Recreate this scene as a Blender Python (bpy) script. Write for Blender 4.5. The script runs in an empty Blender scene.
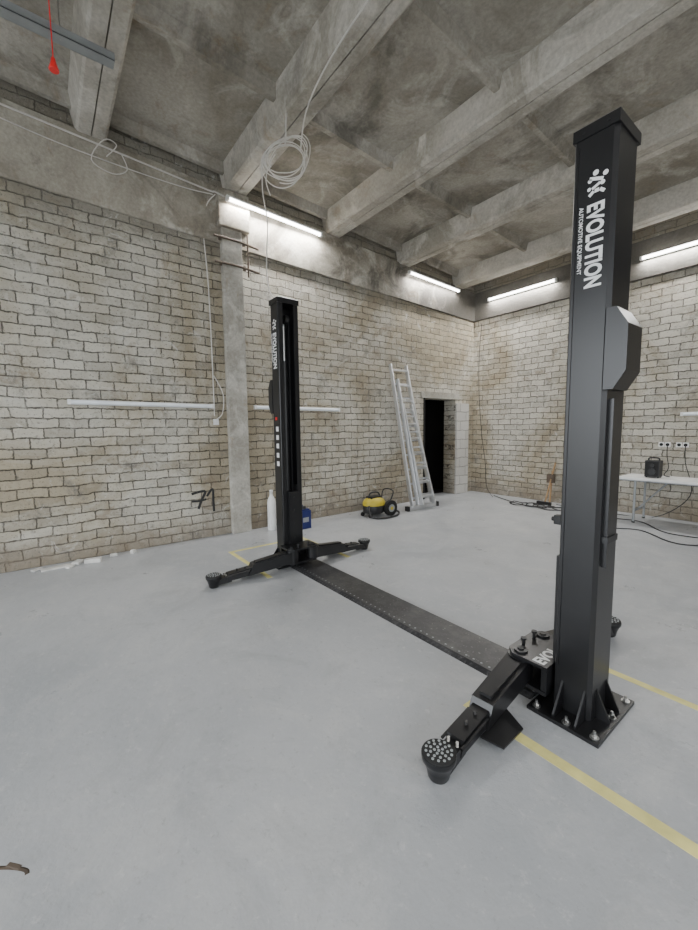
import bpy, bmesh, math, random
from mathutils import Vector, Matrix
random.seed(7)
scene=bpy.context.scene
COL=scene.collection

# ------------------------------------------------------------------ materials
def new_mat(name):
    m=bpy.data.materials.new(name); m.use_nodes=True
    nt=m.node_tree; b=nt.nodes.get('Principled BSDF')
    return m,nt,b
def N(nt,t,**k):
    n=nt.nodes.new(t)
    for a,v in k.items():
        if a in('operation','blend_type','noise_dimensions','feature','data_type','interpolation_type'): setattr(n,a,v)
        else: n.inputs[a].default_value=v
    return n
def ramp(nt,fac,stops):
    r=nt.nodes.new('ShaderNodeValToRGB')
    e=r.color_ramp.elements
    while len(e)<len(stops): e.new(.5)
    for i,(p,c) in enumerate(stops):
        e[i].position=p; e[i].color=(c,c,c,1) if isinstance(c,(int,float)) else (*c,1)
    nt.links.new(fac,r.inputs[0]); return r.outputs[0]
def noise(nt,vec,scale,detail=4,rough=.55,dist=0):
    n=N(nt,'ShaderNodeTexNoise',Scale=scale,Detail=detail,Roughness=rough,Distortion=dist)
    nt.links.new(vec,n.inputs['Vector']); return n.outputs['Fac']
def mix(nt,fac,a,b,bt='MIX'):
    m=nt.nodes.new('ShaderNodeMix'); m.data_type='RGBA'; m.blend_type=bt
    for s,v in((0,fac),(6,a),(7,b)):
        if hasattr(v,'is_linked') or hasattr(v,'links'): nt.links.new(v,m.inputs[s])
        elif isinstance(v,(int,float)): m.inputs[s].default_value=v
        else: m.inputs[s].default_value=(*v,1)
    return m.outputs[2]
def coords(nt):
    t=nt.nodes.new('ShaderNodeTexCoord'); return t.outputs['Object']
def bump(nt,b,h,strength,dist):
    n=N(nt,'ShaderNodeBump',Strength=strength,Distance=dist)
    nt.links.new(h,n.inputs['Height']); nt.links.new(n.outputs[0],b.inputs['Normal'])
def simple(name,col,rough=.5,metal=0,bscale=0,bstr=.1,var=.08):
    m,nt,b=new_mat(name)
    co=coords(nt)
    n=noise(nt,co,6,3)
    c1=tuple(max(0,c*(1-var)) for c in col); c2=tuple(min(1,c*(1+var)) for c in col)
    nt.links.new(ramp(nt,n,[(.3,c1),(.7,c2)]),b.inputs['Base Color'])
    b.inputs['Roughness'].default_value=rough; b.inputs['Metallic'].default_value=metal
    if bscale:
        bump(nt,b,noise(nt,co,bscale,2),bstr,.002)
    return m
def emis(name,col,s):
    m,nt,b=new_mat(name)
    b.inputs['Base Color'].default_value=(*col,1)
    b.inputs['Emission Color'].default_value=(*col,1); b.inputs['Emission Strength'].default_value=s
    return m

def brick_mat(name,axis,c1=(.60,.57,.49),c2=(.38,.355,.30),mort=(.14,.13,.11),bw=.272,rh=.108,clean=False):
    m,nt,b=new_mat(name); co=coords(nt)
    sep=nt.nodes.new('ShaderNodeSeparateXYZ'); nt.links.new(co,sep.inputs[0])
    comb=nt.nodes.new('ShaderNodeCombineXYZ')
    nt.links.new(sep.outputs[axis],comb.inputs[0]); nt.links.new(sep.outputs[2],comb.inputs[1])
    def wob(vec,scale,amt):
        nz=N(nt,'ShaderNodeTexNoise',Scale=scale,Detail=3.0); nt.links.new(co,nz.inputs['Vector'])
        sub=nt.nodes.new('ShaderNodeVectorMath'); sub.operation='SUBTRACT'; sub.inputs[1].default_value=(.5,.5,.5)
        nt.links.new(nz.outputs['Color'],sub.inputs[0])
        scl=nt.nodes.new('ShaderNodeVectorMath'); scl.operation='SCALE'; scl.inputs['Scale'].default_value=amt
        nt.links.new(sub.outputs[0],scl.inputs[0])
        add=nt.nodes.new('ShaderNodeVectorMath'); add.operation='ADD'
        nt.links.new(vec,add.inputs[0]); nt.links.new(scl.outputs[0],add.inputs[1]); return add.outputs[0]
    v=wob(comb.outputs[0],4.0,.05); v=wob(v,22.,.028)
    br=nt.nodes.new('ShaderNodeTexBrick'); nt.links.new(v,br.inputs['Vector'])
    br.inputs['Color1'].default_value=(*c1,1); br.inputs['Color2'].default_value=(*c2,1); br.inputs['Mortar'].default_value=(*mort,1)
    br.inputs['Scale'].default_value=1; br.inputs['Mortar Size'].default_value=.008; br.inputs['Mortar Smooth'].default_value=.6
    br.inputs['Brick Width'].default_value=bw; br.inputs['Row Height'].default_value=rh; br.inputs['Bias'].default_value=-.25
    c=br.outputs['Color']
    if not clean:
        sm=ramp(nt,noise(nt,co,7,7,.75,.8),[(.50,0.),(.64,.9)])
        c=mix(nt,sm,c,(.58,.555,.49))
        big=ramp(nt,noise(nt,co,.55,6,.65,.7),[(.42,0.),(.58,1.)])
        dk=mix(nt,1.0,c,(.70,.64,.54),'MULTIPLY')
        c=mix(nt,big,c,dk)
        hz=nt.nodes.new('ShaderNodeMath'); hz.operation='MULTIPLY_ADD'; hz.inputs[1].default_value=1.2
        nt.links.new(noise(nt,co,1.4,7,.75,.5),hz.inputs[0]); nt.links.new(sep.outputs[2],hz.inputs[2])
        foot=ramp(nt,hz.outputs[0],[(.62,.75),(1.05,0.)])
        c=mix(nt,foot,c,(.24,.20,.15))
        # grime running down from the ring beam
        tz=nt.nodes.new('ShaderNodeMath'); tz.operation='MULTIPLY_ADD'; tz.inputs[1].default_value=1.6
        nt.links.new(noise(nt,co,1.8,8,.8,.6),tz.inputs[0]); nt.links.new(sep.outputs[2],tz.inputs[2])
        tq=nt.nodes.new('ShaderNodeMath'); tq.operation='MULTIPLY'; tq.inputs[1].default_value=.18; nt.links.new(tz.outputs[0],tq.inputs[0])
        top=ramp(nt,tq.outputs[0],[(.78,0.),(.86,.65)])
        c=mix(nt,top,c,(.20,.185,.155))
        st=ramp(nt,noise(nt,co,1.7,8,.75,1.3),[(.56,0.),(.70,.8)])
        c=mix(nt,st,c,(.24,.185,.125))
        gr=ramp(nt,noise(nt,co,3.0,8,.8,.5),[(.55,0.),(.67,.75)])
        c=mix(nt,gr,c,(.18,.17,.15))
        wt=ramp(nt,noise(nt,co,34,4,.8),[(.56,0.),(.68,.8)])
        c=mix(nt,wt,c,(.11,.10,.085))
        wh=ramp(nt,noise(nt,co,4.3,8,.8,1.),[(.58,0.),(.67,.65)])
        c=mix(nt,wh,c,(.70,.685,.64))
    nt.links.new(c,b.inputs['Base Color']); b.inputs['Roughness'].default_value=.92
    inv=nt.nodes.new('ShaderNodeMath'); inv.operation='SUBTRACT'; inv.inputs[0].default_value=1; nt.links.new(br.outputs['Fac'],inv.inputs[1])
    nn=noise(nt,co,20,6,.75)
    ad=nt.nodes.new('ShaderNodeMath'); ad.operation='MULTIPLY_ADD'; ad.inputs[1].default_value=1.2
    nt.links.new(nn,ad.inputs[0]); nt.links.new(inv.outputs[0],ad.inputs[2])
    bump(nt,b,ad.outputs[0],1.0,.018)
    return m

def concrete_mat(name,base,dark,light,seed=0,s=1.0,stain=.75,mould=False):
    m,nt,b=new_mat(name); co=coords(nt)
    mp=nt.nodes.new('ShaderNodeMapping'); mp.inputs['Location'].default_value=(seed,seed*2,seed); nt.links.new(co,mp.inputs[0]); v=mp.outputs[0]
    a=ramp(nt,noise(nt,v,.9*s,7,.6,.5),[(.38,0.),(.60,1.)])
    c=mix(nt,a,dark,base)
    l=ramp(nt,noise(nt,v,1.7*s,8,.65,1.0),[(.52,0.),(.68,.9)])
    c=mix(nt,l,c,light)
    rst=ramp(nt,noise(nt,v,1.9*s,7,.7,1.),[(.58,0.),(.72,.6)])
    c=mix(nt,rst,c,(dark[0]*.95,dark[1]*.74,dark[2]*.52))
    d=ramp(nt,noise(nt,v,.6*s,8,.68,1.4),[(.54,0.),(.66,stain)])
    c=mix(nt,d,c,tuple(x*.35 for x in dark))
    if mould:
        sep=nt.nodes.new('ShaderNodeSeparateXYZ'); nt.links.new(co,sep.inputs[0])
        q=nt.nodes.new('ShaderNodeMath'); q.operation='MULTIPLY_ADD'; q.inputs[1].default_value=.12
        nt.links.new(sep.outputs[1],q.inputs[0]); nt.links.new(noise(nt,v,2.,7,.75,1.),q.inputs[2])
        q2=nt.nodes.new('ShaderNodeMath'); q2.operation='MULTIPLY'; q2.inputs[1].default_value=.7; nt.links.new(q.outputs[0],q2.inputs[0])
        c=mix(nt,ramp(nt,q2.outputs[0],[(.70,0.),(.88,.85)]),c,(.06,.055,.048))
    g=ramp(nt,noise(nt,v,30,4,.65),[(.3,.80),(.7,1.1)])
    c=mix(nt,1.0,c,g,'MULTIPLY')
    nt.links.new(c,b.inputs['Base Color']); b.inputs['Roughness'].default_value=.9
    bump(nt,b,noise(nt,v,10,8,.65),.5,.015)
    return m

def floor_mat():
    m,nt,b=new_mat('painted_concrete_floor'); co=coords(nt)
    a=ramp(nt,noise(nt,co,.6,6,.6,.3),[(.38,(.37,.385,.405)),(.62,(.455,.465,.48))])
    w=ramp(nt,noise(nt,co,1.6,11,.78,.8),[(.50,0.),(.62,.45)])
    c=mix(nt,w,a,(.54,.54,.535))
    d=ramp(nt,noise(nt,co,1.3,11,.8,1.2),[(.52,0.),(.64,.40)])
    c=mix(nt,d,c,(.30,.308,.315))
    s=ramp(nt,noise(nt,co,24,5,.8),[(.58,0.),(.66,.40)])
    c=mix(nt,s,c,(.25,.25,.25))
    s2=ramp(nt,noise(nt,co,15,7,.8),[(.57,0.),(.64,.40)])
    c=mix(nt,s2,c,(.62,.62,.61))
    nt.links.new(c,b.inputs['Base Color'])
    r=ramp(nt,noise(nt,co,2.,7,.75),[(.35,.26),(.65,.52)])
    nt.links.new(r,b.inputs['Roughness'])
    bump(nt,b,noise(nt,co,20,9,.75),.5,.006)
    return m

M_FLOOR=floor_mat()
M_BR_X=brick_mat('silicate_brick_x',0); M_BR_Y=brick_mat('silicate_brick_y',1)
M_CON=concrete_mat('ceiling_panel_concrete',(.42,.395,.345),(.24,.218,.18),(.54,.515,.46),stain=.65)
M_RIB=concrete_mat('ceiling_rib_concrete',(.54,.51,.455),(.34,.315,.265),(.68,.655,.60),3,stain=.5)
M_BAND=concrete_mat('ring_beam_concrete',(.45,.42,.355),(.26,.23,.185),(.58,.555,.49),5,mould=True)
M_PIL=concrete_mat('pilaster_concrete',(.48,.46,.41),(.33,.31,.265),(.60,.585,.53),8,2,.4)
M_BLK=simple('gloss_black_paint',(.011,.011,.012),.30,0,260,.08)
M_BLK2=simple('satin_black_steel',(.013,.013,.014),.42,0,120,.15)
M_DARK=simple('dark_rubber',(.010,.010,.010),.75,0,60,.3)
M_STEEL=simple('zinc_steel',(.5,.5,.49),.38,1)
M_ALU=simple('ladder_aluminium',(.66,.67,.68),.35,.85)
M_WHITE=simple('white_plastic',(.78,.78,.77),.4)
M_OFFTUBE=simple('tube_diffuser_off',(.84,.88,.92),.3)
M_DECAL=simple('white_decal',(.85,.85,.85),.45)
M_RED=simple('red_plastic',(.75,.02,.02),.4)
M_YEL=simple('yellow_plastic',(.50,.39,.03),.45)
M_LINE=simple('yellow_floor_paint',(.72,.66,.26),.55,0,30,.3,.2)
M_BLUE=simple('blue_plastic',(.01,.02,.12),.35)
M_CABLE=simple('white_cable',(.66,.64,.60),.5)
M_CABK=simple('black_cable',(.02,.02,.02),.5)
M_GREYM=simple('grey_galvanised',(.33,.35,.36),.5,.5)
M_WOOD=simple('raw_wood',(.35,.22,.11),.7,0,40,.4,.3)
M_RUST=simple('rusty_iron',(.10,.075,.055),.8,0,50,.5,.4)
M_PLAS=simple('plaster_scrap',(.62,.61,.58),.9,0,40,.5,.2)
M_SPRAY=simple('black_spray_paint',(.03,.03,.03),.8)
M_VOID=simple('painted_doorway_dark',(.010,.009,.008),.95)  # near-black colour paints in the darkness of the room behind the doorway
M_TUBE=emis('tube_glow',(1.,.985,.96),16)
M_BLOCKS=brick_mat('white_painted_blocks',1,(.58,.565,.53),(.50,.485,.45),(.30,.29,.27),.40,.20,clean=True)

def tread_mat():
    m,nt,b=new_mat('black_tread_plate'); co=coords(nt)
    b.inputs['Roughness'].default_value=.38; b.inputs['Metallic'].default_value=.2
    v=N(nt,'ShaderNodeTexVoronoi',Scale=26.,Randomness=.2); nt.links.new(co,v.inputs['Vector'])
    h=ramp(nt,v.outputs['Distance'],[(.15,1.),(.4,0.)])
    n=ramp(nt,noise(nt,co,4,8,.8),[(.45,0.),(.68,.8)])
    c=mix(nt,n,(.028,.028,.031),(.10,.10,.10))
    sp=ramp(nt,noise(nt,co,50,2,.6),[(.64,0.),(.70,.5)])
    c=mix(nt,sp,c,(.30,.30,.30))
    nt.links.new(c,b.inputs['Base Color'])
    bump(nt,b,h,.7,.004)
    return m
M_TREAD=tread_mat()

# ------------------------------------------------------------------ mesh builder
class B:
    def __init__(s): s.v=[];s.f=[];s.mi=[];s.mats=[];s.sm=[]
    def m(s,mat):
        if mat not in s.mats: s.mats.append(mat)
        return s.mats.index(mat)
    def add(s,vs,fs,mat,smooth=False):
        o=len(s.v); s.v+= [tuple(x) for x in vs]; k=s.m(mat)
        for f in fs: s.f.append(tuple(i+o for i in f)); s.mi.append(k); s.sm.append(smooth)
    def hexa(s,vs,mat): s.add(vs,[(0,3,2,1),(4,5,6,7),(0,1,5,4),(1,2,6,5),(2,3,7,6),(3,0,4,7)],mat)
    def box(s,lo,hi,mat,rot=None,piv=None):
        x0,y0,z0=lo;x1,y1,z1=hi
        vs=[Vector(p) for p in[(x0,y0,z0),(x1,y0,z0),(x1,y1,z0),(x0,y1,z0),(x0,y0,z1),(x1,y0,z1),(x1,y1,z1),(x0,y1,z1)]]
        if rot is not None:
            c=Vector(piv) if piv else (Vector(lo)+Vector(hi))/2
            vs=[c+rot@(p-c) for p in vs]
        s.hexa(vs,mat)
    def prism(s,poly,a,b,axis,mat):
        n=len(poly)
        def P(u,w,t):
            return {'z':(u,w,t),'y':(u,t,w),'x':(t,u,w)}[axis]
        vs=[P(u,w,a) for u,w in poly]+[P(u,w,b) for u,w in poly]
        fs=[tuple(range(n)),tuple(range(2*n-1,n-1,-1))]+[(i,i+n,(i+1)%n+n,(i+1)%n) for i in range(n)]
        s.add(vs,fs,mat)
    def cyl(s,p0,p1,r,mat,seg=20,r2=None,caps=True):
        p0=Vector(p0);p1=Vector(p1);r2=r if r2 is None else r2
        d=(p1-p0).normalized(); a=d.orthogonal().normalized(); b=d.cross(a)
        vs=[];
        for p,q in((p0,r),(p1,r2)):
            for i in range(seg):
                t=2*math.pi*i/seg; vs.append(p+a*math.cos(t)*q+b*math.sin(t)*q)
        s.add(vs,[(i,(i+1)%seg,(i+1)%seg+seg,i+seg) for i in range(seg)],mat,True)
        if caps: 
            s.add(vs[:seg],[tuple(range(seg-1,-1,-1))],mat); s.add(vs[seg:],[tuple(range(seg))],mat)
    def beam(s,p0,p1,w,h,mat,side=(0,1,0)):
        p0=Vector(p0);p1=Vector(p1);d=(p1-p0).normalized()
        a=Vector(side); a=(a-d*a.dot(d)).normalized(); b=d.cross(a)
        vs=[]
        for p in(p0,p1):
            for i,j in((-1,-1),(1,-1),(1,1),(-1,1)): vs.append(p+a*i*w/2+b*j*h/2)
        s.add(vs,[(0,1,2,3),(7,6,5,4),(0,4,5,1),(1,5,6,2),(2,6,7,3),(3,7,4,0)],mat)
    def sweep(s,pts,r,mat,seg=8,smooth_n=6):
        P=[Vector(p) for p in pts]
        if smooth_n>1:
            Q=[];n=len(P)
            for i in range(n-1):
                a=P[max(i-1,0)];b=P[i];c=P[i+1];d=P[min(i+2,n-1)]
                for k in range(smooth_n):
                    t=k/smooth_n
                    Q.append(.5*((2*b)+(c-a)*t+(2*a-5*b+4*c-d)*t*t+(3*b-a-3*c+d)*t**3))
            Q.append(P[-1]);P=Q
        n=len(P);vs=[];prev=None
        for i in range(n):
            d=(P[min(i+1,n-1)]-P[max(i-1,0)]).normalized()
            if prev is None: a=d.orthogonal().normalized()
            else:
                a=prev-d*prev.dot(d)
                a=a.normalized() if a.length>1e-6 else d.orthogonal().normalized()
            prev=a;b=d.cross(a)
            for k in range(seg):
                t=2*math.pi*k/seg; vs.append(P[i]+(a*math.cos(t)+b*math.sin(t))*r)
        fs=[(i*seg+k,i*seg+(k+1)%seg,(i+1)*seg+(k+1)%seg,(i+1)*seg+k) for i in range(n-1) for k in range(seg)]
        s.add(vs,fs,mat,True)
    def lathe(s,c,prof,mat,seg=28,sx=1,sy=1,rot=None):
        vs=[];c=Vector(c)
        for r,z in prof:
            for i in range(seg):
                t=2*math.pi*i/seg; p=Vector((r*math.cos(t)*sx,r*math.sin(t)*sy,z))
                if rot is not None: p=rot@p
                vs.append(c+p)
        n=len(prof)
        s.add(vs,[(j*seg+i,j*seg+(i+1)%seg,(j+1)*seg+(i+1)%seg,(j+1)*seg+i) for j in range(n-1) for i in range(seg)],mat,True)
        s.add([v for v in vs[:seg]],[tuple(range(seg-1,-1,-1))],mat); s.add(vs[-seg:],[tuple(range(seg))],mat)
    def text(s,body,size,M,mat,bold=0.0,depth=.0006,sx=1.0):
        cu=bpy.data.curves.new('t','FONT'); cu.body=body; cu.size=size; cu.extrude=depth; cu.offset=bold
        cu.align_x='LEFT'; cu.resolution_u=4
        ob=bpy.data.objects.new('t',cu); COL.objects.link(ob); bpy.context.view_layer.update()
        me=bpy.data.meshes.new_from_object(ob.evaluated_get(bpy.context.evaluated_depsgraph_get()))
        vs=[M@Vector((v.co.x*sx,v.co.y,v.co.z)) for v in me.vertices]; fs=[tuple(p.vertices) for p in me.polygons]
        s.add(vs,fs,mat); bpy.data.objects.remove(ob); bpy.data.meshes.remove(me); bpy.data.curves.remove(cu)
    def flipx(s): s.v=[(-x,y,z) for x,y,z in s.v]; s.f=[tuple(reversed(f)) for f in s.f]
    def make(s,name,loc=(0,0,0),bevel=0,parent=None):
        me=bpy.data.meshes.new(name); me.from_pydata(s.v,[],s.f)
        for m in s.mats: me.materials.append(m)
        for p,i,k in zip(me.polygons,s.mi,s.sm): p.material_index=i; p.use_smooth=k
        bm=bmesh.new(); bm.from_mesh(me); bmesh.ops.recalc_face_normals(bm,faces=bm.faces); bm.to_mesh(me); bm.free()
        ob=bpy.data.objects.new(name,me); ob.location=loc; COL.objects.link(ob)
        if parent:
            ob.parent=parent; ob.matrix_parent_inverse=Matrix.Translation(parent.location).inverted()
        if bevel:
            md=ob.modifiers.new('bevel','BEVEL'); md.width=bevel; md.segments=2; md.limit_method='ANGLE'; md.angle_limit=math.radians(40)
        return ob

# ------------------------------------------------------------------ room shell
XL,XR,YF,YB=-5.41,4.5,-5.0,7.71
HT=5.15
def zr(y): return 4.72-.048*y
b=B(); b.box((XL-.3,YF-.3,-.12),(XR+.3,YB+.3,0),M_FLOOR); b.make('floor')
DY0,DY1,DZ=6.1,7.08,2.06
b=B()
b.box((XL-.3,YF-.3,0),(XL,DY0,HT),M_BR_Y); b.box((XL-.3,DY1,0),(XL,YB,HT),M_BR_Y); b.box((XL-.3,DY0,DZ),(XL,DY1,HT),M_BR_Y)
b.make('wall_left')
b=B(); b.box((XL-.3,YB,0),(XR+.3,YB+.3,HT),M_BR_X); b.make('wall_back')
b=B(); GX0,GX1,GZ=-4.4,.9,3.8
b.box((XL-.3,YF-.3,0),(GX0,YF,HT),M_BR_X); b.box((GX1,YF-.3,0),(XR+.3,YF,HT),M_BR_X); b.box((GX0,YF-.3,GZ),(GX1,YF,HT),M_BR_X)
b.make('wall_front')
b=B(); wins=[(-3.6,-.6),(.6,3.6)]
b.box((XR,YF,0),(XR+.3,YB,1.1),M_BR_Y); b.box((XR,YF,3.7),(XR+.3,YB,HT),M_BR_Y)
ed=[YF]+[e for w in wins for e in w]+[YB]
for i in range(0,len(ed),2): b.box((XR,ed[i],1.1),(XR+.3,ed[i+1],3.7),M_BR_Y)
b.make('wall_right')
for i,(a,c) in enumerate(wins):
    b=B()
    for y in (a,(a+c)/2-.03,c-.06): b.box((XR+.12,y,1.1),(XR+.18,y+.06,3.7),M_WHITE)
    for z in (1.1,2.35,3.64): b.box((XR+.12,a,z),(XR+.18,c,z+.06),M_WHITE)
    b.make('window_%d'%(i+1))
b=B()
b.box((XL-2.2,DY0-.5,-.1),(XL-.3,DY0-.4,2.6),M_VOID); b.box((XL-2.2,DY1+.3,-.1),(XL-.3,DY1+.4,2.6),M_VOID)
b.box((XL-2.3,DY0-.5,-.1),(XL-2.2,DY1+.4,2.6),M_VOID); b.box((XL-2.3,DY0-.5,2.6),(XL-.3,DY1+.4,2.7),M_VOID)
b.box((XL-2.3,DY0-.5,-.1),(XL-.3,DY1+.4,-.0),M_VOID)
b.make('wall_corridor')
b=B()
b.box((XL+.001,DY0-.12,DZ),(XL+.018,DY1+.12,DZ+.13),M_PIL)
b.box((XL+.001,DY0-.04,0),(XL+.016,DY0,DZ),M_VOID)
b.make('door_1',bevel=.004)
b=B(); b.box((XL+.001,DY1+.005,0),(XL+.05,DY1+.42,1.98),M_BLOCKS); b.make('trim_1',bevel=.008)

# ceiling: ribbed precast slabs
b=B(); ribs=[2.24+1.62*k for k in range(-5,4)]
def sl(x0,x1,y0,y1,d0,d1,mat):
    b.hexa([(x0,y0,zr(y0)+d0),(x1,y0,zr(y0)+d0),(x1,y1,zr(y1)+d0),(x0,y1,zr(y1)+d0),(x0,y0,zr(y0)+d1),(x1,y0,zr(y0)+d1),(x1,y1,zr(y1)+d1),(x0,y1,zr(y1)+d1)],mat)
sl(XL-.3,XR+.3,YF-.3,YB+.3,.27,.5,M_CON)
for y in ribs:
    for s in (-1,1):
        n=s*.006; w=s*.12; t=s*.20
        b.prism([(y+n,zr(y)),(y+w,zr(y)),(y+w+s*.025,zr(y)+.02),(y+t,zr(y)+.29),(y+n,zr(y)+.29)],XL,XR,'x',M_RIB)
    b.box((XL,y-.01,zr(y)+.03),(XR,y+.01,zr(y)+.28),M_CON)
xs=[-5.3,-3.85,-2.38,-.9,.58,2.06,3.54]
for i in range(len(ribs)-1):
    y0,y1=ribs[i]+.15,ribs[i+1]-.15
    for x in xs:
        vs=[]
        for y in (y0,y1):
            z=zr(y)
            vs+=[(x-.03,y,z+.16),(x+.03,y,z+.16),(x+.075,y,z+.28),(x-.075,y,z+.28)]
        b.add(vs,[(0,1,2,3),(7,6,5,4),(0,4,5,1),(1,5,6,2),(2,6,7,3),(3,7,4,0)],M_CON)
b.make('ceiling')
def ring(y): return 4.0-.03*y
b=B()
b.prism([(YF,ring(YF)),(YB,ring(YB)),(YB,zr(YB)+.02),(YF,zr(YF)+.02)],XL,XL+.04,'x',M_BAND); b.make('trim_2',bevel=.01)
b=B(); b.box((XL+.04,YB-.04,3.78),(XR,YB,4.37),M_BAND); b.make('trim_3',bevel=.01)
b=B()
b.box((XL,2.02,0),(XL+.09,2.30,4.15),M_PIL); b.box((XL,1.97,4.13),(XL+.14,2.40,4.60),M_BAND)
b.make('trim_4',bevel=.012)
b=B()
for z in (3.98,3.66):
    b.sweep([(XL+.13,1.90,z),(XL+.13,2.2,z+.005),(XL+.12,2.52,z-.02)],.016,M_RUST,8,3)
    b.box((XL+.095,1.97,z-.03),(XL+.12,2.0,z+.03),M_RUST); b.box((XL+.095,2.30,z-.03),(XL+.12,2.33,z+.03),M_RUST)
b.cyl((XL+.13,2.36,3.55),(XL+.13,2.36,4.1),.012,M_RUST,8)
b.make('iron_bracket')

# ------------------------------------------------------------------ car lift posts
H=2.84
def text_matrix(x,y,z):
    return Matrix(((0,1,0,x),(0,0,-1,y),(-1,0,0,z),(0,0,0,1)))
def post(name,loc,mirror,stickers=False):
    b=B()
    W,D,t=.088,.12,.010; c=.018
    outer=[(-W,-.065),(-W,-D+.005),(-W+.005,-D),(W-c,-D),(W,-D+c),(W,D-c),(W-c,D),(-W+.005,D),(-W,D-.005),(-W,.065)]
    inner=[(-W+t,.065),(-W+t,D-t),(W-t-.008,D-t),(W-t,D-t-.008),(W-t,-D+t+.008),(W-t-.008,-D+t),(-W+t,-D+t),(-W+t,-.065)]
    b.prism(outer+inner,.02,H-.04,'z',M_BLK)
    for s in(-1,1):
        b.box((-W+.010,min(s*D,s*(D+.004)),.25),(-W+.020,max(s*D,s*(D+.004)),H-.1),M_BLK)
    def frus(z0,z1,a0,b0,a1,b1):
        b.hexa([(-a0,-b0,z0),(a0,-b0,z0),(a0,b0,z0),(-a0,b0,z0),(-a1,-b1,z1),(a1,-b1,z1),(a1,b1,z1),(-a1,b1,z1)],M_BLK)
    frus(H-.07,H-.02,.095,.127,.095,.127); frus(H-.02,H,.095,.127,.070,.10)
    for x in(-.05,.05): b.cyl((x,-.127,H-.045),(x,-.130,H-.045),.006,M_BLK2,10)
    b.box((-.17,-.235,0),(.17,.235,.018),M_BLK)
    for y in(-.05,.07):
        b.prism([(W,.018),(W+.065,.018),(W+.065,.03),(W,.17)],y-.005,y+.005,'y',M_BLK)
    for s in(-1,1):
        for x in(-.045,.06):
            b.prism([(s*D,.018),(s*(D+.095),.018),(s*(D+.095),.03),(s*D,.17)],x-.005,x+.005,'x',M_BLK)
    for x,y in((-.135,-.2),(.015,-.205),(.14,-.2),(.14,.01),(.14,.2),(-.135,.2),(0,.205)):
        b.cyl((x,y,.018),(x,y,.022),.020,M_STEEL,20); b.cyl((x,y,.022),(x,y,.034),.013,M_STEEL,6); b.cyl((x,y,.034),(x,y,.050),.007,M_STEEL,12)
    b.prism([(W-.012,1.64),(W+.028,1.64),(W+.076,1.72),(W+.076,1.92),(W+.028,2.00),(W-.012,2.00)],-D-.006,.05,'y',M_BLK)
    b.box((W,-.075,.80),(W+.020,.03,1.60),M_BLK); b.box((W,-.085,.92),(W+.026,.04,.95),M_BLK2)
    b.cyl((.025,0,.1),(.025,0,2.2),.034,M_BLK2,20); b.cyl((.025,0,2.2),(.025,0,2.62),.02,M_STEEL,16)
    b.box((.0,-.055,.1),(.016,-.035,2.6),M_DARK); b.box((.0,.045,.1),(.016,.062,2.6),M_BLK2)
    b.cyl((-.03,-.02,2.62),(-.03,.02,2.62),.045,M_BLK2,24)
    # carriage
    b.box((-.075,-.105,.10),(.0,-.062,.86),M_BLK2); b.box((-.075,.062,.10),(.0,.105,.86),M_BLK2)
    b.box((-.125,-.062,.09),(-.05,.062,.80),M_BLK)
    for z in(.3,.45,.6,.74): b.cyl((-.125,0,z),(-.129,0,z),.010,M_BLK2,10)
    # yoke
    for z0,z1 in((.075,.095),(.215,.232)):
        b.prism([(-.10,-.18),(-.29,-.18),(-.335,-.13),(-.335,.13),(-.29,.18),(-.10,.18)],z0,z1,'z',M_BLK)
    b.box((-.13,-.175,.095),(-.10,.175,.215),M_BLK)
    for s in(-1,1):
        px,py=-.270,s*.125
        b.cyl((px,py,.055),(px,py,.250),.018,M_BLK2,18); b.cyl((px,py,.232),(px,py,.243),.036,M_BLK,24)
        b.cyl((px-.02,py-s*.065,.232),(px-.02,py-s*.065,.270),.009,M_BLK2,12)
        b.cyl((px-.02,py-s*.065,.266),(px-.02,py-s*.065,.276),.016,M_BLK2,14)
        E=Vector((-.19,s*.92,0)); P=Vector((px,py,0)); d=(E-P).normalized(); L=(E-P).length; n=Vector((-d.y,d.x,0))
        def at(u,w,z): return P+d*u+n*w+Vector((0,0,z))
        def bar(u0,u1,w0,w1,a0,a1,c0,c1,mat=M_BLK,slope=0):
            b.hexa([at(u0,-w0,a0),at(u1,-w1,c0),at(u1,w1,c0),at(u0,w0,a0),at(u0,-w0,a1),at(u1-slope,-w1,c1),at(u1-slope,w1,c1),at(u0,w0,a1)],mat)
        bar(-.02,.48,.064,.056,.098,.212,.055,.155,slope=.05)
        bar(.08,.40,.036,.030,.190,.210,.157,.174)
        b.cyl(at(0,0,.097),at(0,0,.214),.068,M_BLK,28)
        bar(.38,.69,.042,.042,.055,.135,.040,.108,slope=.02)
        for w in(-.049,.049): b.cyl(at(.47,w,.11),at(.70,w,.09),.007,M_BLK2,8)
        bar(.64,L-.02,.036,.044,.028,.088,.022,.078)
        for u in(.50,.58): b.cyl(at(u,0,.11),at(u,0,.137-.04*(u-.5)),.009,M_BLK2,6)
        for w in(-.022,.022): b.cyl(at(.69,w,.08),at(.69,w,.105),.007,M_STEEL,6)
        g=-s
        vs=[at(.26,g*.045,.040),at(.52,g*.040,.036),at(.50,g*.145,.030),at(.32,g*.155,.030)]
        vs+= [v+Vector((0,0,.008)) for v in vs]
        b.hexa(vs,M_BLK2)
        C=at(L,0,0)
        b.lathe(C,[(.040,.0),(.046,.01),(.052,.04),(.064,.075),(.072,.085),(.074,.102),(.073,.108)],M_BLK,32)
        b.lathe(C,[(.070,.102),(.070,.114),(.064,.118)],M_DARK,32)
        for rr,nn in((.054,14),(.036,9),(.018,5),(0,1)):
            for k in range(nn):
                a=2*math.pi*k/nn; q=C+Vector((rr*math.cos(a),rr*math.sin(a),.117)); b.cyl(q,q+Vector((0,0,.004)),.006,M_GREYM,8)
    if mirror: b.flipx()
    yf=-D-.0045
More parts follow.
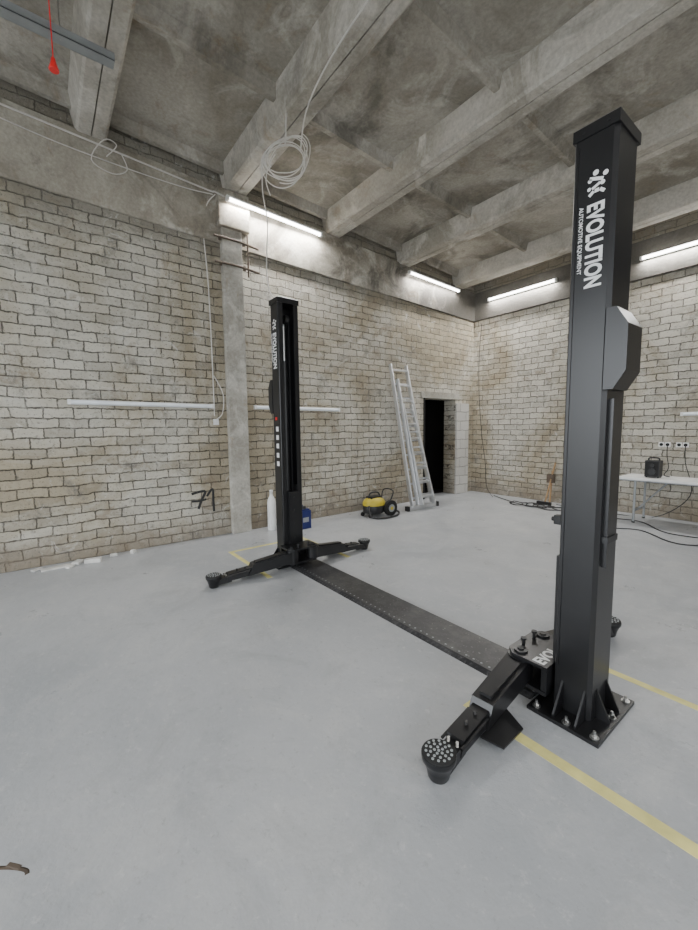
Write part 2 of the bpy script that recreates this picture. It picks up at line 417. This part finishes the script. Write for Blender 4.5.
    x0=-.020
    b.text('EVOLUTION',.096,text_matrix(x0,yf,2.475),M_DECAL,.0034,sx=.69)
    b.text('AUTOMOTIVE EQUIPMENT',.025,text_matrix(x0-.036,yf,2.475),M_DECAL,.0003,sx=.98)
    for k,(dx,dz,ww,hh) in enumerate([(.004,.085,.060,.014),(.004,.055,.036,.012),(.030,.028,.024,.014),(-.014,.028,.024,.014),(.008,.035,.018,.016)]):
        b.box((x0+.026+dx-ww/2,yf,2.49+dz-hh/2),(x0+.026+dx+ww/2,yf+.001,2.49+dz+hh/2),M_DECAL,Matrix.Rotation(math.radians([20,-25,40,-40,0][k]),3,'Y'))
    for dx,dz,r in((0.005,.112,.012),(.034,.06,.010),(-.018,.085,.009),(.045,.095,.011),(-.02,.05,.008)):
        b.cyl((x0+.022+dx,yf,2.49+dz),(x0+.022+dx,yf+.001,2.49+dz),r,M_DECAL,16)
    if stickers:
        for z in(1.50,1.41,1.32,1.22,1.13): b.box((-.01,yf,z-.05),(.045,yf+.001,z+.0),M_DECAL)
        b.box((-.02,yf,1.57),(.02,yf+.001,1.60),M_RED)
    return b.make(name,loc,bevel=.0025)
PR=post('car_lift_post',(-.81,2.15,0),False)
PL=post('car_lift_post.001',(-3.82,2.09,0),True,True)
b=B()
Mt=Matrix(((0,-1,0,-.935),(1,0,0,1.985),(0,0,1,.2325),(0,0,0,1)))
b.text('EVOL',.085,Mt,M_DECAL,.003,sx=.95)
b.make('carriage_lettering',parent=PR)
b=B(); b.box((-.985,2.145,.95),(-.925,2.185,1.0),M_BLK2); b.cyl((-1.0,2.165,.975),(-.985,2.165,.975),.012,M_BLK2,10)
b.make('limit_switch',bevel=.004,parent=PR)

b=B()
y0,y1=1.99,2.345; x0,x1=-3.645,-1.00
b.prism([(y0-.0,0),(y0+.03,.022),(y1-.03,.022),(y1,0)],x0,x1,'x',M_TREAD)
k=x0+.05
while k<x1:
    b.cyl((k,y0+.055,.022),(k,y0+.055,.0235),.007,M_GREYM,8); k+=.055
b.make('floor_cover_plate')

# ------------------------------------------------------------------ yellow floor marking
def line(name,pts):
    b=B()
    for (x0,y0,x1,y1) in pts: b.box((x0,y0,0),(x1,y1,.0015),M_LINE)
    b.make(name)
line('yellow_floor_marking',[(-1.2,1.67,3.2,1.73),(-.92,2.585,3.2,2.635)])
line('yellow_floor_marking.001',[(-4.58,1.66,-3.50,1.71),(-4.58,1.71,-4.53,2.7),(-4.53,2.65,-3.5,2.70)])

# ------------------------------------------------------------------ tube lights
def lamp(loc,rotz,L,W,parent,size=.06):
    ld=bpy.data.lights.new('tube_lamp','AREA'); ld.shape='RECTANGLE'; ld.size=L; ld.size_y=size; ld.energy=W; ld.color=(1,.985,.96)
    lo=bpy.data.objects.new('tube_lamp',ld); lo.location=loc; lo.rotation_euler=(0,0,rotz); COL.objects.link(lo)
    lo.parent=parent; lo.matrix_parent_inverse=Matrix.Translation(parent.location).inverted()
def tube(name,a,c,on=True,W=40,hang=0,wall=None):
    a=Vector(a);c=Vector(c);d=(c-a).normalized();L=(c-a).length;mid=(a+c)/2
    b=B(); mt=M_TUBE if on else M_OFFTUBE
    up=Vector((0,0,1)) if wall is None else Vector(wall)
    perp=d.cross(up)
    b.beam((a+up*.018)-mid,(c+up*.018)-mid,.055,.022,M_WHITE,perp)
    b.cyl(a+d*.03-mid-up*.004,c-d*.03-mid-up*.004,.023,mt,16)
    for p,q in((a,a+d*.035),(c-d*.035,c)): b.beam(p-mid,q-mid,.058,.055,M_WHITE,perp)
    for t in(.2,.8):
        p=a.lerp(c,t)-mid
        if hang: b.cyl(p+Vector((0,0,.02)),p+Vector((0,0,hang)),.003,M_STEEL,6)
        else: b.beam(p+up*.02,p+up*.034,.07,.03,M_STEEL,d)
    ob=b.make(name,mid,bevel=.003)
    if on: lamp(mid-Vector((0,0,.035)),math.atan2(d.y,d.x),L-.06,W,ob)
    return ob
TW=72
tube('tube_light_fixture',(-5.22,2.06,4.46),(-5.28,3.58,4.44),W=TW,hang=.1)
tube('tube_light_fixture.001',(-5.28,5.50,4.32),(-5.30,7.02,4.28),W=TW*.7,hang=.1)
tube('tube_light_fixture.002',(-5.02,7.62,4.14),(-3.60,7.62,4.14),W=TW*.7,wall=(0,1,0))
tube('tube_light_fixture.003',(-2.32,7.62,4.08),(-.80,7.62,4.08),W=TW*.7,wall=(0,1,0))
tube('added_unseen_tube',(1.6,2.0,4.46),(1.6,3.5,4.42),W=TW*.7,hang=.1)  # this and the next tube: presumed, out of view, added to light the room
tube('added_unseen_tube.001',(1.6,-2.2,4.62),(1.6,-.7,4.60),W=TW*.7,hang=.1)
tube('tube_light_fixture.006',(XL+.036,.22,1.80),(XL+.036,1.84,1.79),on=False,wall=(-1,0,0))
tube('tube_light_fixture.007',(XL+.036,2.42,1.79),(XL+.036,3.94,1.78),on=False,wall=(-1,0,0))
tube('tube_light_fixture.008',(-1.70,YB-.036,1.63),(-.2,YB-.036,1.63),on=False,wall=(0,1,0))

# ------------------------------------------------------------------ cables
b=B()
C=Vector((-3.72,2.10,4.16))
T=Vector((.5,.866,0)); Nn=Vector((.866,-.5,0))
for strand in range(7):
    random.seed(20+strand)
    r0=.175+random.uniform(-.03,.03); ox=random.uniform(-.045,.045); oz=random.uniform(-.03,.03); ph=random.uniform(0,6.28); sq=random.uniform(.95,1.15); tl=random.uniform(.3,.8)
    pts=[]
    for i in range(25):
        t=i/24*2*math.pi+ph
        r=r0*(1+.07*math.sin(2*t+ph)+.05*math.sin(3*t))
        u=r*math.cos(t)*sq*1.15+ox; z=r*math.sin(t)*.95+oz
        pts.append(C+T*(u*math.cos(tl)-z*math.sin(tl))+Vector((0,0,u*math.sin(tl)+z*math.cos(tl)))+Nn*(.03*math.sin(t*1.5+strand)))
    b.sweep(pts,.0052,M_CABLE,6,3)
b.sweep([C+T*-.1+Vector((0,0,.05)),C+T*-.16+Vector((0,0,-.05)),C+T*-.20+Vector((0,0,-.2)),C+T*-.16+Vector((0,0,-.34))],.0055,M_CABLE,6,4)
b.sweep([C+Vector((0,0,.16)),C+Vector((.02,0,.3)),C+Vector((0.0,.02,.45))],.009,M_CABLE,6,3)
b.sweep([C+T*.15+Vector((0,0,.1)),(-3.3,2.12,4.45),(-2.6,2.08,4.57),(-1.2,2.06,4.585),(1,2.06,4.59)],.007,M_CABLE,6,6)
b.make('hanging_cable_coil')
b=B()
b.sweep([(-3.95,1.96,4.25),(-3.97,1.96,3.95),(-3.92,1.98,3.6),(-3.95,1.97,3.2),(-3.93,1.98,2.95),(-3.9,2.02,2.87),(-3.84,2.05,2.846)],.006,M_CABLE,6,6)
b.make('power_cable')
b=B()
w=XL+.06
b.sweep([(w,-3,4.66),(w,-1,4.70),(w,0,4.66),(w,1,4.60),(w,1.85,4.55),(w+.10,1.92,4.50),(w+.12,2.04,4.47)],.010,M_CABLE,6,6)
b.sweep([(w,-.6,4.60),(w,.2,4.50),(w,1.0,4.47),(w,1.6,4.48),(w+.10,1.9,4.46)],.006,M_CABLE,6,6)
b.sweep([(w+.10,1.93,4.47),(w-.02,1.86,4.38),(w-.03,1.80,4.1),(XL+.012,1.84,3.4),(XL+.012,1.85,2.6),(XL+.012,1.85,1.66)],.008,M_CABLE,6,6)
b.sweep([(w,.75,4.52),(w+.05,.85,4.65),(w+.12,.72,4.62),(w+.03,.6,4.42),(w,.8,4.36),(w,.95,4.45),(w+.03,.9,4.58)],.006,M_CABLE,6,5)
b.sweep([(XL+.02,1.86,2.2),(XL+.12,1.94,1.95),(XL+.10,1.93,1.7),(XL+.02,1.88,1.62)],.006,M_CABLE,6,5)
b.make('white_cable_run')
b=B(); b.box((XL,1.83,1.54),(XL+.03,1.90,1.62),M_WHITE); b.box((XL+.03,1.845,1.555),(XL+.038,1.885,1.605),M_WHITE); b.make('light_switch',bevel=.003)
b=B()
x=-4.0
b.box((x-.05,-1.9,4.50),(x+.05,.66,4.505),M_GREYM); b.box((x-.05,-1.9,4.50),(x-.046,.66,4.56),M_GREYM); b.box((x+.046,-1.9,4.50),(x+.05,.66,4.56),M_GREYM)
for y in(-1.4,.3): b.cyl((x,y,4.5),(x,y,4.97),.004,M_STEEL,6)
b.make('metal_cable_tray')
b=B()
b.cyl((-3.29,.2,3.83),(-3.29,.2,4.96),.0035,M_RED,6)
b.lathe((-3.29,.2,3.76),[(.026,0),(.029,.006),(.024,.02),(.016,.045),(.012,.07),(.006,.08)],M_RED,20)
b.make('red_pull_cord')

# ------------------------------------------------------------------ ladder
b=B()
def lad(yl0,yr0,yl1,yr1,x0,z0,x1,z1,n,w=.025,h=.07):
    A0,A1=Vector((x0,yl0,z0)),Vector((x1,yl1,z1)); B0,B1=Vector((x0,yr0,z0)),Vector((x1,yr1,z1))
    b.beam(A0,A1,w,h,M_ALU); b.beam(B0,B1,w,h,M_ALU)
    for i in range(n):
        t=(i+.6)/n; b.beam(A0.lerp(A1,t),B0.lerp(B1,t),.032,.028,M_ALU,(0,0,1))
lad(5.10,5.64,5.08,5.48,-4.80,.05,-5.34,2.63,10)
lad(5.17,5.57,5.14,5.42,-4.73,.10,-5.22,2.35,8)
lad(5.21,5.53,5.18,5.40,-4.66,.10,-5.12,1.9,7)
b.beam((-4.80,4.98,.04),(-4.80,5.76,.04),.035,.075,M_ALU,(1,0,0))
for y in(4.98,5.76): b.box((-4.84,y-.025,0),(-4.76,y+.025,.085),M_DARK)
b.make('extension_ladder',bevel=.003)

# ------------------------------------------------------------------ vacuum cleaner
b=B(); c=Vector((-4.92,4.36,0))
b.lathe(c+Vector((0,-.06,.05)),[(.12,0),(.155,.02),(.165,.10),(.155,.14)],M_BLK2,28,1.0,1.25)
b.lathe(c+Vector((0,-.06,.19)),[(.162,0),(.165,.045),(.145,.09),(.10,.12),(.05,.13)],M_YEL,28,1.0,1.25)
b.box((c.x-.07,c.y-.17,.28),(c.x+.07,c.y+.04,.34),M_BLK2)
b.sweep([c+Vector((0,-.18,.28)),c+Vector((0,-.14,.39)),c+Vector((0,.03,.39)),c+Vector((0,.08,.28))],.014,M_BLK2,8,5)
for s in(-1,1):
    p=c+Vector((s*.16,.17,.13)); q=Vector((.03,0,0))
    b.cyl(p-q,p+q,.13,M_DARK,32)
    b.cyl(p-q*1.2,p+q*1.2,.065,M_GREYM,24); b.cyl(p-q*1.3,p+q*1.3,.03,M_YEL,16)
b.cyl(c+Vector((-.16,.17,.13)),c+Vector((.16,.17,.13)),.012,M_STEEL,10)
for s in(-1,1):
    p=c+Vector((s*.1,-.22,.035)); b.cyl(p-Vector((.015,0,0)),p+Vector((.015,0,0)),.035,M_DARK,18)
    b.cyl(p,p+Vector((0,.02,.06)),.012,M_BLK2,8)
b.sweep([c+Vector((.1,-.25,.2)),c+Vector((.22,-.30,.05)),c+Vector((.3,-.1,.02)),c+Vector((.28,.2,.02)),c+Vector((.1,.42,.02)),c+Vector((-.1,.48,.02))],.016,M_BLK2,10,6)
b.sweep([c+Vector((-.1,.2,.2)),c+Vector((-.12,.27,.40)),c+Vector((.12,.27,.40)),c+Vector((.1,.2,.2))],.011,M_BLK2,8,5)
b.make('vacuum_cleaner',bevel=.003)

b=B()
b.box((-.10,-.09,0),(.10,.09,.27),M_BLUE); b.box((-.085,-.075,.27),(.085,.075,.29),M_BLUE)
b.cyl((.05,0,.29),(.05,0,.33),.025,M_BLK2,16); b.sweep([(-.08,0,.28),(-.06,0,.335),(.0,0,.335),(.01,0,.28)],.012,M_BLUE,8,5)
b.box((.1005,-.05,.10),(.102,.05,.17),M_GREYM)
b.make('blue_canister',(-5.02,2.97,0),bevel=.015)
b=B()
b.lathe((0,0,0),[(.055,0),(.062,.012),(.062,.40),(.055,.45),(.028,.50),(.022,.52),(.022,.56),(.026,.56),(.026,.59)],M_WHITE,28)
b.make('white_plastic_bottle',(-5.2,2.56,0))

# ------------------------------------------------------------------ folding table etc.
b=B()
TX0,TX1,TY0,TY1,TZ=-2.25,-.75,6.92,7.52,.69
b.box((TX0,TY0,TZ-.035),(TX1,TY1,TZ),M_WHITE)
b.box((TX0+.03,TY0+.03,TZ-.055),(TX1-.03,TY1-.03,TZ-.035),M_GREYM)
for x in(TX0+.22,TX1-.22):
    for y in(TY0+.07,TY1-.07):
        b.cyl((x,y,0.0),(x,y,TZ-.05),.016,M_GREYM,12); b.cyl((x,y,0),(x,y,.02),.020,M_DARK,12)
    b.cyl((x,TY0+.07,.18),(x,TY1-.07,.18),.012,M_GREYM,10)
    s=1 if x<-1.4 else -1
    b.cyl((x,(TY0+TY1)/2,.2),(x+s*.35,(TY0+TY1)/2,TZ-.055),.011,M_GREYM,10)
    b.cyl((x,TY0+.07,.2),(x,(TY0+TY1)/2,.2),.009,M_GREYM,10)
b.make('folding_table',bevel=.006)
b=B()
b.box((-.09,-.08,.012),(.09,.08,.255),M_BLK2); b.box((-.078,-.085,.03),(.078,-.078,.24),M_DARK)
b.cyl((-.0,-.086,.09),(0,-.092,.09),.05,M_BLK,24); b.cyl((0,-.086,.185),(0,-.092,.185),.025,M_BLK,20)
b.sweep([(-.065,0,.25),(-.055,0,.29),(.055,0,.29),(.065,0,.25)],.011,M_BLK,8,5)
for x in(-.07,.07):
    b.cyl((x,-.05,0),(x,-.05,.014),.012,M_DARK,10); b.cyl((x,.05,0),(x,.05,.014),.012,M_DARK,10)
b.make('portable_speaker',(-1.86,7.16,TZ),bevel=.012)
b=B()
for x in(-1.92,-1.84,-1.70,-1.62):
    b.box((x-.037,YB-.012,1.125),(x+.037,YB,1.20),M_WHITE); b.cyl((x,YB-.012,1.162),(x,YB-.016,1.162),.024,M_DARK,16)
b.make('power_outlets',bevel=.003)
b=B()
b.sweep([(-1.84,YB-.02,1.16),(-1.83,YB-.05,1.0),(-1.80,YB-.06,.8),(-1.8,7.45,.71),(-1.7,7.32,.70)],.006,M_CABK,6,6)
b.sweep([(-1.62,YB-.02,1.16),(-1.60,YB-.06,.9),(-1.52,YB-.04,.4),(-1.9,YB-.1,.02),(-2.4,7.4,.01),(-3.0,7.35,.01),(-3.4,7.5,.01)],.006,M_CABK,6,6)
b.make('appliance_cable')
b=B()
random.seed(3)
for k in range(5):
    cx,cy=-3.95+.28*k,7.02+.12*random.random(); pts=[]
    for i in range(11):
        a=i*.75+k; pts.append((cx+.24*math.cos(a)*random.uniform(.6,1.1)+i*.02,cy+.2*math.sin(a)*random.uniform(.6,1),.012+.012*(i%2)))
    b.sweep(pts,.009,M_CABK,6,5)
b.sweep([(-3.0,7.2,.01),(-2.6,6.9,.01),(-2.0,7.1,.01),(-1.5,6.6,.01),(-.8,6.7,.01),(0,6.5,.01)],.008,M_CABK,6,6)
b.sweep([(-2.6,6.6,.01),(-2.2,6.3,.01),(-1.8,6.5,.01),(-1.3,6.1,.01),(-.8,6.4,.01),(0,6.2,.01)],.008,M_CABK,6,6)
b.sweep([(-4.7,7.5,.01),(-4.3,7.25,.01),(-3.7,7.0,.01),(-3.1,7.3,.01)],.008,M_CABK,6,6)
b.make('floor_cable_tangle')
b=B(); b.sweep([(-5.2,YB-.03,3.7),(-5.25,YB-.03,3.0),(-5.22,YB-.05,2.2),(-5.1,YB-.1,1.3),(-5.0,YB-.1,.7),(-4.85,7.45,.2),(-4.6,7.3,.01)],.006,M_CABK,6,6); b.make('corner_cable')
b=B()
b.beam((-3.55,7.35,0),(-3.50,7.62,.78),.028,.022,M_WOOD); b.beam((-3.48,7.40,0),(-3.56,7.64,.62),.028,.022,M_WOOD)
b.box((-3.68,7.30,0),(-3.42,7.36,.06),M_DARK); b.box((-3.60,7.5,.40),(-3.48,7.60,.56),M_RUST)
b.make('broom',bevel=.003)
b=B()
for i,(x,y,l,w,r) in enumerate([(-5.22,.02,.30,.09,.1),(-5.26,.20,.12,.08,1.),(-5.2,.34,.16,.08,-.3),(-5.28,-.16,.10,.06,.6),(-5.3,.55,.07,.05,.1),(-5.27,.75,.05,.04,.5),(-5.15,.12,.07,.05,.8)]):
    b.box((x-w/2,y-l/2,0),(x+w/2,y+l/2,.018+.014*(i%3)),M_PLAS,Matrix.Rotation(r,3,'Z'))
b.make('plaster_debris',bevel=.006)
b=B()
def stroke(pts,r): b.sweep([(XL+.001,y,z) for y,z in pts],r,M_SPRAY,6,4)
stroke([(1.50,.62),(1.60,.64),(1.68,.635),(1.63,.53),(1.58,.41)],.017); stroke([(1.50,.52),(1.6,.515),(1.69,.53)],.014)
stroke([(1.70,.57),(1.78,.66),(1.785,.5),(1.79,.35)],.017)
b.v=[(XL+.002+(v[0]-XL)*.15,v[1],v[2]) for v in b.v]
b.make('painted_number')
b=B(); b.sweep([(-1.70,-.23,.0),(-1.67,-.19,0),(-1.63,-.15,.0),(-1.61,-.145,.0)],.007,M_RUST,6,4); b.sweep([(-1.69,-.20,.0),(-1.65,-.165,0)],.010,M_RUST,6,4); b.v=[(x,y,max(0,z*.02)+.0003) for x,y,z in b.v]; b.make('floor_scuff_mark')

# ------------------------------------------------------------------ world & daylight
w=bpy.data.worlds.new('overcast'); scene.world=w; w.use_nodes=True
bg=w.node_tree.nodes['Background']; bg.inputs[0].default_value=(.90,.95,1,1); bg.inputs[1].default_value=8.3
def portal(loc,rot,sx,sy):
    ld=bpy.data.lights.new('portal','AREA'); ld.shape='RECTANGLE'; ld.size=sx; ld.size_y=sy; ld.cycles.is_portal=True
    o=bpy.data.objects.new('daylight_portal',ld); o.location=loc; o.rotation_euler=rot; COL.objects.link(o)
portal(((GX0+GX1)/2,YF-.02,GZ/2),(math.radians(90),0,0),GX1-GX0,GZ)
for a,c in wins: portal((XR-.0,(a+c)/2,2.4),(0,math.radians(90),0),2.6,c-a)
b=B(); b.box((-40,-40,-.5),(40,40,-.13),simple('outside_ground',(.35,.35,.34),.9)); b.make('ground')

# ------------------------------------------------------------------ camera
yaw,pit,rol,f=52.447,5.4,-.647,393.8
a,t,r=map(math.radians,(yaw,pit,rol))
F=Vector((-math.sin(a)*math.cos(t),math.cos(a)*math.cos(t),-math.sin(t)))
Rr=Vector((math.cos(a),math.sin(a),0)); U=Rr.cross(F)
R2=Rr*math.cos(r)+U*math.sin(r); U2=-Rr*math.sin(r)+U*math.cos(r)
cd=bpy.data.cameras.new('camera'); cd.sensor_fit='HORIZONTAL'; cd.sensor_width=36; cd.lens=f/698*36; cd.clip_start=.02
co=bpy.data.objects.new('camera',cd); COL.objects.link(co)
co.matrix_world=Matrix((( R2.x,U2.x,-F.x,0),(R2.y,U2.y,-F.y,0),(R2.z,U2.z,-F.z,1.48),(0,0,0,1)))
scene.camera=co
